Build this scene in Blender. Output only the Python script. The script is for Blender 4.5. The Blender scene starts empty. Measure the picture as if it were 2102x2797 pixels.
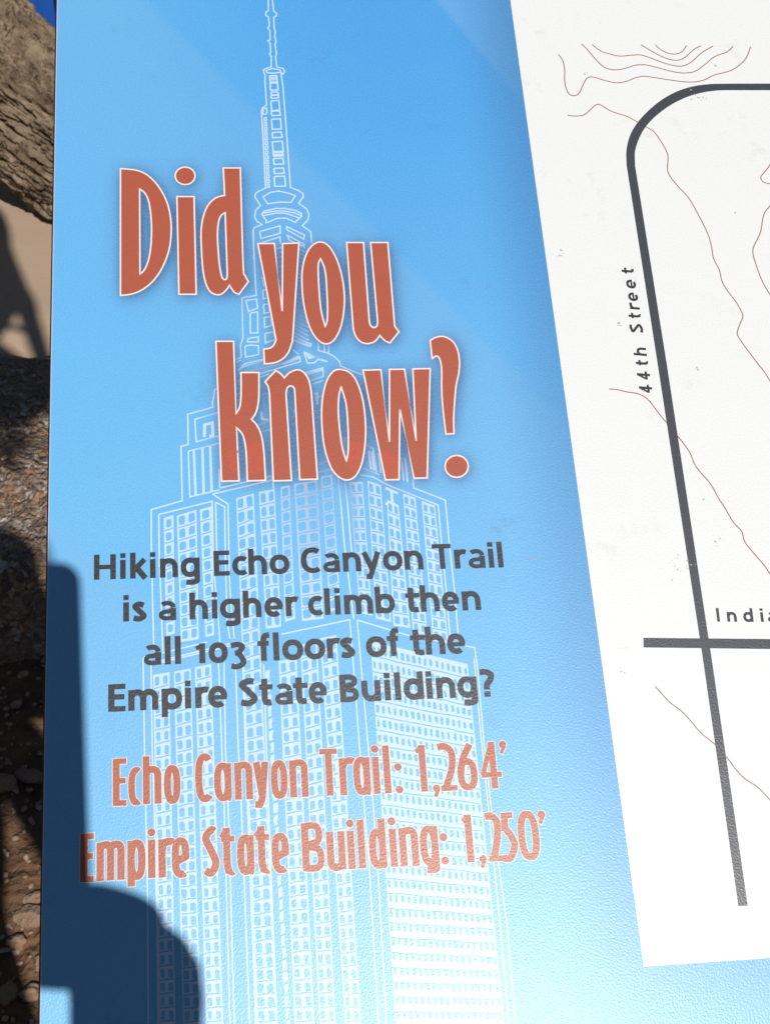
import bpy, bmesh, math, random
import numpy as np
from mathutils import Vector, Matrix, noise
from mathutils.geometry import tessellate_polygon

random.seed(7)
S = bpy.context.scene
C = S.collection

# ------------------------------------------------------------------ camera
F = 2500.0                                   # focal length in units of a 1662 x 2212 frame
def unit(v):
    v = np.array(v, float); return v / np.linalg.norm(v)
PXc, PYc = unit([22848, 906, -2500]), unit([-591, 8006, -2500])
PNc = np.cross(PXc, PYc)
TILT = math.radians(35)                      # slope of the sign's panel
W = np.stack([[1, 0, 0], [0, math.cos(TILT), math.sin(TILT)], [0, -math.sin(TILT), math.cos(TILT)]], 1)
R = W @ np.stack([PXc, PYc, PNc], 1).T       # camera axes in the world
RIGHT, UP, FWD = R[:, 0], R[:, 1], -R[:, 2]
CAM = -0.55 * FWD
cd = bpy.data.cameras.new('camera')
cam = bpy.data.objects.new('camera', cd); C.objects.link(cam)
M = Matrix.Identity(4)
for i in range(3):
    for j in range(3): M[i][j] = R[i, j]
    M[i][3] = CAM[i]
cam.matrix_world = M
cd.sensor_fit = 'VERTICAL'; cd.sensor_height = 36; cd.lens = 36 * F / 2212
cd.clip_start = 0.02; cd.clip_end = 300
cd.dof.use_dof = True; cd.dof.focus_distance = 0.55; cd.dof.aperture_fstop = 38
S.camera = cam

# ------------------------------------------------------------------ light
L = unit([0.17356814, -0.73243792, 0.6583379])     # towards the sun
w = bpy.data.worlds.new('World'); S.world = w; w.use_nodes = True
nt = w.node_tree
sky = nt.nodes.new('ShaderNodeTexSky'); sky.sky_type = 'NISHITA'; sky.sun_disc = False
sky.air_density = 1.0; sky.dust_density = 0.15; sky.ozone_density = 2.0; sky.altitude = 300
sky.sun_elevation = math.asin(L[2]); sky.sun_rotation = math.atan2(L[0], L[1])
bg = nt.nodes['Background']; bg.inputs['Strength'].default_value = 0.05
nt.links.new(sky.outputs[0], bg.inputs[0])
sd = bpy.data.lights.new('sun', 'SUN'); sd.energy = 5.0; sd.angle = math.radians(0.53); sd.color = (1.0, 0.975, 0.95)
so = bpy.data.objects.new('sun', sd); C.objects.link(so)
so.rotation_euler = Vector(L).to_track_quat('Z', 'Y').to_euler(); so.location = (2, -6, 6)
S.view_settings.view_transform = 'Standard'; S.view_settings.look = 'None'
S.view_settings.exposure = -0.36; S.view_settings.gamma = 1

# ------------------------------------------------------------------ helpers
def lin(r, g, b):
    f = lambda c: (c / 255 / 12.92) if c <= 10.31 else ((c / 255 + 0.055) / 1.055) ** 2.4
    return (f(r), f(g), f(b))
def mat(name, col, rough=0.6, spec=0.5, bump=None, var=None, coat=0):
    """procedural material; bump=(scale, strength, distance), var=(scale, other colour, amount)"""
    m = bpy.data.materials.new(name); m.use_nodes = True
    t = m.node_tree; p = t.nodes['Principled BSDF']
    p.inputs['Base Color'].default_value = (*col, 1); p.inputs['Roughness'].default_value = rough
    p.inputs['Specular IOR Level'].default_value = spec
    tc = t.nodes.new('ShaderNodeTexCoord')
    if var:
        n = t.nodes.new('ShaderNodeTexNoise'); n.inputs['Scale'].default_value = var[0]; n.inputs['Detail'].default_value = 5
        t.links.new(tc.outputs['Object'], n.inputs['Vector'])
        r = t.nodes.new('ShaderNodeMapRange'); r.inputs[1].default_value = .35; r.inputs[2].default_value = .65
        r.inputs[4].default_value = var[2]; t.links.new(n.outputs[0], r.inputs[0])
        x = t.nodes.new('ShaderNodeMix'); x.data_type = 'RGBA'
        x.inputs[6].default_value = (*col, 1); x.inputs[7].default_value = (*var[1], 1)
        t.links.new(r.outputs[0], x.inputs[0]); t.links.new(x.outputs[2], p.inputs['Base Color'])
    if bump:
        n = t.nodes.new('ShaderNodeTexNoise'); n.inputs['Scale'].default_value = bump[0]; n.inputs['Detail'].default_value = 4
        t.links.new(tc.outputs['Object'], n.inputs['Vector'])
        b = t.nodes.new('ShaderNodeBump'); b.inputs['Strength'].default_value = bump[1]; b.inputs['Distance'].default_value = bump[2]
        t.links.new(n.outputs[0], b.inputs['Height']); t.links.new(b.outputs[0], p.inputs['Normal'])
    return m
def link(name, me, m=None, parent=None, smooth=False, **props):
    o = bpy.data.objects.new(name, me); C.objects.link(o)
    if m: me.materials.append(m)
    if parent: o.parent = parent
    if smooth: me.shade_smooth()
    for k, v in props.items(): o[k] = v
    return o
def pyobj(name, V, Fc, m=None, parent=None, smooth=False, **props):
    me = bpy.data.meshes.new(name); me.from_pydata([tuple(map(float, v)) for v in V], [], Fc); me.update()
    return link(name, me, m, parent, smooth, **props)
def empty(name, loc=(0, 0, 0), **props):
    o = bpy.data.objects.new(name, None); C.objects.link(o); o.location = loc; o.empty_display_size = .1
    for k, v in props.items(): o[k] = v
    return o

def ray(x, y): return R @ np.array([(x - 831) / F, -(y - 1106) / F, -1.0])
def on_panel(px, py):
    """photo pixel (2102 x 2797) -> point in the panel's own plane, metres"""
    r = ray(px * 1662 / 2102, py * 1662 / 2102)
    t = -(CAM @ W[:, 2]) / (r @ W[:, 2])
    q = W.T @ (CAM + t * r)
    return np.array([q[0], q[1]])
PPM = 0.000174                               # metres on the panel per photo pixel, about
def cr(x0, y0, f): return lambda pts: [(x0 + p[0] / f, y0 + p[1] / f) + tuple(p[2:]) for p in pts]

# ------------------------------------------------------------------ print materials of the sign
EDGE_A, EDGE_B = on_panel(1393, 0), on_panel(1757, 2641)
BOT_B = on_panel(2102, 2617)
def mnode(t, op, a, b=None, c=None, clamp=False):
    n = t.nodes.new('ShaderNodeMath'); n.operation = op; n.use_clamp = clamp
    for k, v in enumerate((a, b, c)):
        if v is None: continue
        if isinstance(v, (int, float)): n.inputs[k].default_value = v
        else: t.links.new(v, n.inputs[k])
    return n.outputs[0]
def mixc(t, fac, a, b):
    x = t.nodes.new('ShaderNodeMix'); x.data_type = 'RGBA'
    for k, v in ((0, fac), (6, a), (7, b)):
        if isinstance(v, (int, float)): x.inputs[k].default_value = v
        elif isinstance(v, tuple): x.inputs[k].default_value = (*v, 1)
        else: t.links.new(v, x.inputs[k])
    return x.outputs[2]
def smooth(t, v, a, b, lo=0.0, hi=1.0):
    n = t.nodes.new('ShaderNodeMapRange'); n.interpolation_type = 'SMOOTHSTEP'
    n.inputs[1].default_value = a; n.inputs[2].default_value = b; n.inputs[3].default_value = lo; n.inputs[4].default_value = hi
    t.links.new(v, n.inputs[0]); return n.outputs[0]
def side(t, x, y, p, q):
    """signed distance of (x, y) to the line p -> q (left positive)"""
    d = unit(q - p); nx, ny = -d[1], d[0]
    a = mnode(t, 'MULTIPLY', x, float(nx)); b = mnode(t, 'MULTIPLY_ADD', y, float(ny), a)
    return mnode(t, 'SUBTRACT', b, float(nx * p[0] + ny * p[1]))
INK = {}
def sign_mat(name, kind, col=None, mixw=0.6, rough=0.385):
    m = bpy.data.materials.new(name); m.use_nodes = True
    t = m.node_tree; p = t.nodes['Principled BSDF']
    tc = t.nodes.new('ShaderNodeTexCoord'); sx = t.nodes.new('ShaderNodeSeparateXYZ')
    t.links.new(tc.outputs['Object'], sx.inputs[0]); x, y = sx.outputs[0], sx.outputs[1]
    if kind in ('blue', 'line'):
        g = smooth(t, y, 0.31, -0.06)
        c = mixc(t, g, lin(54, 150, 216), lin(92, 174, 226))
        left = smooth(t, x, 0.02, -0.16, 0, .55)
        c = mixc(t, left, c, lin(94, 178, 228))
        low = smooth(t, y, -0.02, -0.25, 0, .5)
        c = mixc(t, low, c, lin(112, 188, 230))
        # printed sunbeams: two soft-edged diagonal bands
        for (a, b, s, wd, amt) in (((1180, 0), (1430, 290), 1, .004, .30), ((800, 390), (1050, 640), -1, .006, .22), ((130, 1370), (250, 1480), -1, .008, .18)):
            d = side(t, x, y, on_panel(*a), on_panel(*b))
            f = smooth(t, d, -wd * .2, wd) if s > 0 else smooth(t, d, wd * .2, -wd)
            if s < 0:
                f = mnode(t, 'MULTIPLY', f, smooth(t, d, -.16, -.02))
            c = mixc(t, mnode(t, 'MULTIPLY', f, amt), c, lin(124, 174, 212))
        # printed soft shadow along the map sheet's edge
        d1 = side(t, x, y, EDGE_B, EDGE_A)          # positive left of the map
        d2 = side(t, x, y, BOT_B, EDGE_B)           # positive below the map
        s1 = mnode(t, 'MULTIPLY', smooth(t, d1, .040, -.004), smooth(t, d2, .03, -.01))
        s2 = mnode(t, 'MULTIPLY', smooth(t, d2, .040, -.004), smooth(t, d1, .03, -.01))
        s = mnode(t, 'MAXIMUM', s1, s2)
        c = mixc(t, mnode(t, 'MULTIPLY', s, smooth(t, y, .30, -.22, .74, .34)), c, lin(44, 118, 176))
        if kind == 'line': c = mixc(t, mixw, c, (.93, .95, .96))
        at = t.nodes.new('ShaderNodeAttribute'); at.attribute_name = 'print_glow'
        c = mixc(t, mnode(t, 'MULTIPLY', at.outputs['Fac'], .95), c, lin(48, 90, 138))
        col_out = c
    else:
        col_out = mixc(t, 0.0, col, col)
    # fine print grain and a little dirt
    g = t.nodes.new('ShaderNodeTexNoise'); g.inputs['Scale'].default_value = 1500; g.inputs['Detail'].default_value = 2
    t.links.new(tc.outputs['Object'], g.inputs['Vector'])
    col_out = mixc(t, smooth(t, g.outputs[0], .3, .75, 0, .10), col_out, (.9, .9, .9) if kind in ('blue', 'line') else (.12, .1, .1) if kind == 'white' else (.30, .26, .26))
    dn = t.nodes.new('ShaderNodeTexNoise'); dn.inputs['Scale'].default_value = 26; dn.inputs['Detail'].default_value = 8; dn.inputs['Roughness'].default_value = .75
    t.links.new(tc.outputs['Object'], dn.inputs['Vector'])
    dirt = smooth(t, dn.outputs[0], .57, .80, 0, .40)
    col_out = mixc(t, dirt, col_out, (.36, .30, .25) if kind == 'white' else (.10, .16, .22))
    t.links.new(col_out, p.inputs['Base Color'])
    p.inputs['Roughness'].default_value = rough; p.inputs['Specular IOR Level'].default_value = .68
    n1 = t.nodes.new('ShaderNodeTexNoise'); n1.inputs['Scale'].default_value = 1150; n1.inputs['Detail'].default_value = 1.5
    t.links.new(tc.outputs['Object'], n1.inputs['Vector'])
    b = t.nodes.new('ShaderNodeBump'); b.inputs['Strength'].default_value = .42; b.inputs['Distance'].default_value = .00022
    t.links.new(n1.outputs[0], b.inputs['Height']); t.links.new(b.outputs[0], p.inputs['Normal'])
    return m
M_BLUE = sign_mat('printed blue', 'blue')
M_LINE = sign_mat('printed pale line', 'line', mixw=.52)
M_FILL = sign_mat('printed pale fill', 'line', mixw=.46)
M_WHITE = sign_mat('map white', 'white', (.80, .81, .79))
M_ORANGE = sign_mat('printed terracotta', 'ink', lin(172, 83, 57))
M_ORANGE2 = sign_mat('printed light terracotta', 'ink', lin(174, 94, 64))
M_GHOST = sign_mat('printed bright orange', 'ink', lin(186, 82, 56))
M_CREAM = sign_mat('printed cream', 'ink', lin(242, 224, 216))
M_DARK = sign_mat('printed dark grey', 'ink', lin(34, 38, 46))
M_ROAD = sign_mat('printed road grey', 'ink', lin(58, 62, 68))
M_BROWN = sign_mat('printed brown', 'ink', lin(150, 92, 76))
M_TEXT = sign_mat('printed black', 'ink', lin(44, 40, 48))
M_EDGE = mat('dark panel edge', (.018, .010, .022), .5)
M_EDGE_L = mat('pale panel edge', (.62, .66, .78), .5)
M_STEEL = mat('brown painted steel', (.05, .035, .03), .5, bump=(300, .1, .001))

# ------------------------------------------------------------------ outline and ribbon tools (photo pixels in, panel metres out)
def catmull(P, closed, n=6):
    out = []; k = len(P)
    rng = range(k) if closed else range(k - 1)
    for i in rng:
        p1, p2 = np.array(P[i]), np.array(P[(i + 1) % k])
        p0 = np.array(P[(i - 1) % k]) if closed or i > 0 else p1
        p3 = np.array(P[(i + 2) % k]) if closed or i + 2 < k else p2
        for j in range(n):
            t = j / n
            out.append(.5 * ((2 * p1) + (-p0 + p2) * t + (2 * p0 - 5 * p1 + 4 * p2 - p3) * t * t + (-p0 + 3 * p1 - 3 * p2 + p3) * t ** 3))
    if not closed: out.append(np.array(P[-1]))
    return out
def outline(pts):
    """closed path; a third value 1 marks a corner, points between corners are curved"""
    P = [tuple(p[:2]) for p in pts]; cs = [i for i, p in enumerate(pts) if len(p) > 2]
    if not cs: return catmull(P, True)
    out = []
    for a, i in enumerate(cs):
        j = cs[(a + 1) % len(cs)]
        seg = P[i:j + 1] if j > i else P[i:] + P[:j + 1]
        out += catmull(seg, False)[:-1] if len(seg) > 2 else [np.array(seg[0])]
    return out
class Sheet:
    """flat print gathered into one mesh, in panel coordinates"""
    def __init__(s, z): s.V, s.F, s.z, s.k = [], [], z, 0
    def lift(s): s.k += 1; return s.z + (s.k % 37) * 1.0e-6
    def poly(s, pts, z=None):
        z = s.lift() if z is None else z
        b = len(s.V); s.V += [(p[0], p[1], z) for p in pts]; s.F.append(tuple(range(b, b + len(pts))))
    def fill(s, loops, z=None):
        z = s.lift() if z is None else z
        vs = [[Vector((p[0], p[1], 0)) for p in lp] for lp in loops]
        tri = tessellate_polygon(vs); b = len(s.V)
        for lp in loops: s.V += [(p[0], p[1], z) for p in lp]
        for t in tri: s.F.append(tuple(b + i for i in t))
    def ribbon(s, pts, wd, closed=False, z=None):
        P = [np.array(p[:2], float) for p in pts]
        Q = [P[0]]
        for p in P[1:]:
            if np.linalg.norm(p - Q[-1]) > 1e-6: Q.append(p)
        if closed and np.linalg.norm(Q[0] - Q[-1]) < 1e-6: Q.pop()
        P = Q; n = len(P)
        if n < 2: return
        z = s.lift() if z is None else z; b = len(s.V)
        for i in range(n):
            d0 = P[i] - P[i - 1] if closed or i > 0 else P[i + 1] - P[i]
            d1 = P[(i + 1) % n] - P[i] if closed or i < n - 1 else P[i] - P[i - 1]
            d0 = d0 / np.linalg.norm(d0); d1 = d1 / np.linalg.norm(d1)
            tn = d0 + d1
            tn = d1 if np.linalg.norm(tn) < .2 else tn / np.linalg.norm(tn)
            nm = np.array([-tn[1], tn[0]]); k = 1 / max(.45, nm @ np.array([-d1[1], d1[0]]))
            h = nm * wd / 2 * k
            zz = z + min(i, 40) * 3e-7; s.V += [(*(P[i] + h), zz), (*(P[i] - h), zz)]
        for i in range(n if closed else n - 1):
            j = (i + 1) % n
            s.F.append((b + 2 * i, b + 2 * i + 1, b + 2 * j + 1, b + 2 * j))
    def line(s, pts, wpx=4.2, closed=False, curve=False):
        if curve: pts = catmull([p[:2] for p in pts], closed, 5)
        s.ribbon([on_panel(*p[:2]) for p in pts], wpx * PPM, closed)
    def build(s, name, m, parent, glow=False, **props):
        V = np.array(s.V); Fc = []
        for f in s.F:                      # every face looks up
            a = sum(V[f[i]][0] * V[f[(i + 1) % len(f)]][1] - V[f[(i + 1) % len(f)]][0] * V[f[i]][1] for i in range(len(f)))
            Fc.append(f if a > 0 else tuple(reversed(f)))
        o = pyobj(name, s.V, Fc, m, parent, **props)
        if glow: put_glow(o)
        return o

# ------------------------------------------------------------------ the sign
sign = empty('interpretive_sign', label='sloping blue information panel with white trail map and terracotta question', category='sign')
sign.rotation_euler = (TILT, 0, 0)

# title letters, traced as outlines
c6, c7, c8 = cr(300, 430, 3.324), cr(650, 600, 3.324), cr(550, 900, 2.216)
def ell(cx, cy, rx, ry): return [(cx + rx * math.cos(a), cy + ry * math.sin(a)) for a in np.linspace(0, 2 * math.pi, 13)[:-1]]
TITLE = [
 ('D', [c6([(98,105,1),(180,110),(260,124),(340,162),(420,237),(485,335),(530,440),(553,560),(558,660),(547,800),(510,930),(450,1050),(370,1148),(280,1212),(190,1245),(98,1255,1)]),
        c6([(272,290,1),(318,325),(350,390),(368,480),(377,580),(380,670),(374,800),(358,910),(332,990),(303,1038),(275,1060,1)])]),
 ('i', [c6([(610,358,1),(765,358,1),(785,1245,1),(628,1245,1)])]),
 ('i', [c6(ell(684,170,90,79))]),
 ('d', [c6([(1030,98,1),(1185,98,1),(1197,560),(1212,1010),(1228,1075),(1258,1130,1),(1172,1245,1),(1135,1230),(1108,1198),(1087,1163,1),(1060,1202),(1022,1238),(980,1250),(925,1232),(885,1180),(855,1080),(838,940),(828,720),(835,610),(855,520),(890,440),(940,385),(990,358),(1042,348,1)]),
        c6([(1047,505,1),(1015,525),(992,570),(980,650),(978,740),(985,860),(995,970),(1010,1060),(1025,1100),(1045,1112),(1062,1098),(1066,1050,1)])]),
 ('y', [c7([(180,220,1),(330,218,1),(401,835,1),(405,220,1),(552,215,1),(525,640),(497,1060),(485,1130),(455,1210),(400,1270),(330,1302),(240,1312,1),(233,1178,1),(290,1168),(325,1140),(345,1095,1)])]),
 ('o', [c7([(735,205),(660,250),(610,340),(583,460),(580,590),(592,740),(622,890),(665,1010),(725,1095),(795,1130),(860,1105),(915,1020),(950,900),(965,740),(955,590),(925,450),(880,330),(815,235)]),
        c7([(748,357,1),(730,400),(727,470),(735,640),(748,790),(765,880),(790,972,1),(808,920),(812,800),(805,640),(797,520),(780,430)])]),
 ('u', [c7([(985,210,1),(1138,210,1),(1190,920,1),(1200,960),(1230,982),(1258,968),(1266,930,1),(1202,210,1),(1358,210,1),(1420,965,1),(1435,990),(1460,1020,1),(1377,1122,1),(1330,1100),(1300,1070),(1285,1052,1),(1260,1090),(1220,1118),(1165,1128),(1110,1110),(1070,1065),(1047,1000),(1040,930,1)])]),
 ('k', [c8([(88,73,1),(195,73,1),(210,510,1),(232,470),(240,400),(240,262,1),(348,262,1),(348,400),(340,470),(325,515),(303,545,1),(335,580),(362,640),(378,740),(388,915,1),(278,918,1),(272,760),(262,680),(245,630),(213,597,1),(228,918,1),(122,920,1)])]),
 ('n', [c8([(385,318,1),(450,250,1),(480,270),(502,295,1),(530,265),(580,245),(620,262),(650,310),(665,380,1),(702,908,1),(595,910,1),(565,380,1),(560,355),(540,343),(520,355),(512,390,1),(545,915,1),(435,918,1),(412,390,1),(403,345)])]),
 ('o', [c8([(835,243),(790,262),(755,320),(732,420),(727,540),(738,680),(765,790),(805,870),(870,912),(930,890),(970,810),(990,690),(992,570),(978,440),(945,330),(900,265)]),
        c8([(845,350,1),(832,400),(828,500),(838,620),(853,720),(877,797,1),(887,740),(888,640),(882,520),(872,440)])]),
 ('w', [c8([(977,248,1),(1085,245,1),(1137,682,1),(1137,243,1),(1228,242,1),(1298,675,1),(1278,240,1),(1383,238,1),(1365,900,1),(1285,902,1),(1200,482,1),(1195,910,1),(1112,912,1)])]),
 ('?', [c8([(1383,68,1),(1420,48),(1470,45),(1520,75),(1550,130),(1560,200),(1555,270),(1540,340),(1530,450),(1525,540),(1527,632,1),(1478,635,1),(1465,530),(1455,420),(1452,340),(1452,240),(1440,180),(1420,162),(1395,178,1)])]),
 ('?', [c8(ell(1543,830,70,66))]),
]
LETTERS = [(ch, [outline(lp) for lp in loops]) for ch, loops in TITLE]

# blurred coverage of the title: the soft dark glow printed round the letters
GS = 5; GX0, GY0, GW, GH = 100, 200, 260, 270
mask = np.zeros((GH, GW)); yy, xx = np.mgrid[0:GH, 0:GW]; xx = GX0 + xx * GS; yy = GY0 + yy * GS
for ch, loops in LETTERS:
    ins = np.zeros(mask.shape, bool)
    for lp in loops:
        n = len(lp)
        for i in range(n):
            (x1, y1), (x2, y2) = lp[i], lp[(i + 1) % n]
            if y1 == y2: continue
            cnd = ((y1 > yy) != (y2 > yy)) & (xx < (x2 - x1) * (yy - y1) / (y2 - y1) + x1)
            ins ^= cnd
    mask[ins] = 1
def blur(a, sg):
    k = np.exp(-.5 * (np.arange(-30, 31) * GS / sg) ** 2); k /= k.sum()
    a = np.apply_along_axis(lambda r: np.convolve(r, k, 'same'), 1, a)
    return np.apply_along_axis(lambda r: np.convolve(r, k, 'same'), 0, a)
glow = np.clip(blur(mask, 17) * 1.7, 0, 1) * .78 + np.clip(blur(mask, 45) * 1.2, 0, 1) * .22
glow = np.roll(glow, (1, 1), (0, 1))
PWm = Matrix(((1, 0, 0), (0, 1, 0), (0, 0, 1)))
def to_photo(V):
    P = (W @ np.array(V).T).T - CAM
    q = P @ R
    return np.stack([(q[:, 0] / -q[:, 2] * F + 831), (-q[:, 1] / -q[:, 2] * F + 1106)], 1) * 2102 / 1662
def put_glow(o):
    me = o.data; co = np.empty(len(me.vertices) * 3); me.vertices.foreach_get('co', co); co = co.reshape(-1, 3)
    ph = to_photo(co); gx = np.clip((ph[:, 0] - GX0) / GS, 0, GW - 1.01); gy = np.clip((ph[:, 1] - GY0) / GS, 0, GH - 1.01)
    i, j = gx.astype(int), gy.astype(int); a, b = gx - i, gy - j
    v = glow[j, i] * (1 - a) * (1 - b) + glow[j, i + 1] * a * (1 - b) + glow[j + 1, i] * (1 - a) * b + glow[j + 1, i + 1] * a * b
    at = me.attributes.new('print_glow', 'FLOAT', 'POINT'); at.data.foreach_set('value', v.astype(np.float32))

# panel slab: fine front sheet, edge and back
XL, XR, YB, YT = -0.1556, 0.60, -0.33, 0.42
xs = np.arange(XL, XR + 1e-6, (XR - XL) / 300); ys = np.arange(YB, YT + 1e-6, (YT - YB) / 300)
gx, gy = np.meshgrid(xs, ys)
V = [(a, b, 0) for a, b in zip(gx.ravel(), gy.ravel())]; nx = len(xs); Fc = []
for j in range(len(ys) - 1):
    for i in range(nx - 1):
        a = j * nx + i; Fc.append((a, a + 1, a + nx + 1, a + nx))
b0 = len(V); TH = -.012
V += [(XL, YB, TH), (XR, YB, TH), (XR, YT, TH), (XL, YT, TH)]; Fc.append((b0 + 3, b0 + 2, b0 + 1, b0))
def rim(idx, p, q): Fc.append(tuple(idx) + (q, p))
bot = list(range(nx)); top = [(len(ys) - 1) * nx + i for i in range(nx)]
lef = [j * nx for j in range(len(ys))]; rig = [j * nx + nx - 1 for j in range(len(ys))]
Fc.append(tuple(reversed(bot)) + (b0, b0 + 1)); Fc.append(tuple(top) + (b0 + 2, b0 + 3))
Fc.append(tuple(lef) + (b0 + 3, b0)); Fc.append(tuple(reversed(rig)) + (b0 + 1, b0 + 2))
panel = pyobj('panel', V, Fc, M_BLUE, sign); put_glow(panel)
# edge strip: pale arris then the dark cut edge
e = .00045
pyobj('edge_highlight', [(XL - e, YB, -.0002), (XL, YB, .00002), (XL, YT, .00002), (XL - e, YT, -.0002)], [(0, 1, 2, 3)], M_EDGE_L, sign)
pyobj('edge_band', [(XL - 2.8 * e, YB, -.0010), (XL - e, YB, -.0002), (XL - e, YT, -.0002), (XL - 2.8 * e, YT, -.0010), (XL - 2.8 * e, YB, -.013), (XL - 2.8 * e, YT, -.013)],
      [(0, 1, 2, 3), (4, 0, 3, 5)], M_EDGE, sign)

# map sheet printed on the right
ms = Sheet(2e-5)
du = (EDGE_A - EDGE_B) / (EDGE_A - EDGE_B)[1]; dv = (BOT_B - EDGE_B) / (BOT_B - EDGE_B)[0]
ms.poly([EDGE_B + du * (YT - .02 - EDGE_B[1]), EDGE_B, EDGE_B + dv * (XR - .02 - EDGE_B[0]), (XR - .02, YT - .02)], z=2e-5)
ms.build('map_sheet', M_WHITE, sign)

# ---- building drawing
bl = Sheet(6e-5)
fl = Sheet(2.0e-5)     # pale fills, below the lines
sl = Sheet(1.0e-4)                        # blue window openings, above the fills
A = cr(600, 0, 3.16)
for p in ([(418,-40),(418,0),(422,90),(398,105),(398,135),(420,145),(430,225),(413,240),(432,265),(435,345),(415,352),(435,375),(440,455),(430,467),(445,490),(445,580)],
          [(455,-40),(455,0),(465,95),(490,115),(488,140),(465,150),(470,240),(480,270),(475,320),(487,360),(477,380),(490,470),(482,490),(492,580)],
          [(445,580),(400,590),(378,605),(380,630),(392,645),(390,700),(405,910),(370,930),(360,960),(375,1200),(395,1625),(340,1650),(310,1670),(303,1700),(352,1775),(312,1815),(300,1870),(320,1910),(365,1940),(300,1965),(290,1985),(295,2240)],
          [(492,580),(545,590),(560,615),(550,640),(530,632),(530,645),(545,740),(575,1130),(610,1620),(680,1645),(715,1670),(722,1700),(680,1755),(745,1800),(770,1850),(760,1900),(712,1950),(785,2000),(793,2100)],
          [(400,608),(455,592),(520,605),(530,625),(450,632),(408,628),(400,608)],
          [(372,1700),(440,1660),(510,1650),(600,1670),(652,1690),(615,1748),(520,1745),(415,1760),(372,1700)],
          [(362,1850),(380,1825),(480,1800),(570,1800),(660,1820),(705,1845),(705,1870),(650,1920),(575,1885),(500,1885),(400,1925),(400,1900),(362,1850)],
          [(372,1842),(480,1822),(560,1822),(650,1840),(705,1865)],[(376,1862),(490,1840),(570,1842),(690,1884)],
          [(345,2000),(520,1950),(522,2015),(355,2060),(345,2000)],[(575,1955),(730,2030),(725,2065),(580,1985),(575,1955)],
          [(350,2100),(520,2045),(525,2100)],[(580,2030),(730,2110),(720,2125),(600,2075),(580,2030)],
          [(405,930),(375,945),(373,985),(395,990),(408,975),(405,930)]):
    bl.line(A(p))
for a, b, c, d in ((430,655,497,710),(433,720,505,780),(440,797,508,822),(440,826,510,850),(441,872,518,955),(444,962,524,1000),(447,1030,532,1118),(452,1145,540,1190),(455,1225,548,1310),(460,1320,550,1350),(463,1370,553,1420),(467,1455,557,1500),(470,1525,568,1610)):
    bl.line(A([(a, b), (c - 8, b - 4), (c, d - 4), (a + 6, d), (a, b)]), 4.6)
for a in (668, 680, 692, 1335, 1342): bl.line(A([(436 + (a > 1000) * 30, a), (500 + (a > 1000) * 46, a - 3)]), 3.5)
for k in range(15):                       # little chain of ovals on the left of the shaft
    y = 1030 + k * 41; x = 393 + k * 1.9
    bl.line(A([(x - 9, y - 14), (x + 9, y - 14), (x + 11, y + 12), (x - 8, y + 16), (x - 9, y - 14)]), 3.6)
B = cr(650, 600, 3.324)
for p in ([(135,95),(150,400),(165,690),(60,704),(35,715),(45,1080),(22,1140),(30,1250),(-30,1275)],
          [(70,735),(168,722),(178,805),(95,835),(70,735)],[(110,850),(178,838),(180,1030),(112,1030),(110,850)],[(90,1080),(185,1065),(185,1112),(85,1110),(90,1080)],[(62,1150),(115,1140),(185,1145),(188,1225),(68,1250),(62,1150)],
          [(218,520),(235,610)],[(225,640),(262,635)],[(225,640),(230,720),(270,712)],[(232,770),(236,850),(288,842),(280,768),(232,770)],[(238,890),(242,980),(305,962),(296,880),(238,890)],[(245,1035),(248,1120),(340,1090),(320,1020),(245,1035)],
          [(725,1120),(730,1190),(820,1215),(825,1140)],[(780,1130),(785,1195)],[(770,1195),(830,1220),(880,1250),(920,1290),(930,1330),(1125,1410)],
          [(597,1200),(825,1295),(730,1270),(690,1300),(630,1305),(597,1200)],
          [(0,1370),(60,1310),(230,1268)],[(10,1385),(20,1400),(380,1315),(560,1245),(565,1290),(200,1400)],[(610,1390),(770,1345),(772,1425),(640,1470)],[(500,1185),(550,1225)],
          [(500,1090),(655,1150),(665,1130),(500,1060)],[(505,1100),(640,1150)]):
    bl.line(B(p), 4.0)
for k in range(24):                       # slanted courses between y and o
    y = 235 + k * 36
    x0, x1 = 556 - k * 2.2, 608 + k * 1.6
    bl.line(B([(x0, y), (x1, y + 20 + k * 2.2)]), 3.4)
for k in range(9):                        # the same in the fork of the y
    y = 250 + k * 42; bl.line(B([(335 + k * 5, y + 22), (402, y)]), 3.2)
for p in ([(385,1315),(550,1232),(562,1262),(420,1318)],[(612,1395),(770,1345),(775,1372),(620,1415)]): fl.poly([on_panel(*q) for q in B(p)])
for p in ([(600,1205),(700,1250),(640,1270)],[(690,1255),(825,1295),(735,1275)]): fl.poly([on_panel(*q) for q in B(p)])
D = cr(400, 950, 3.324)
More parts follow.
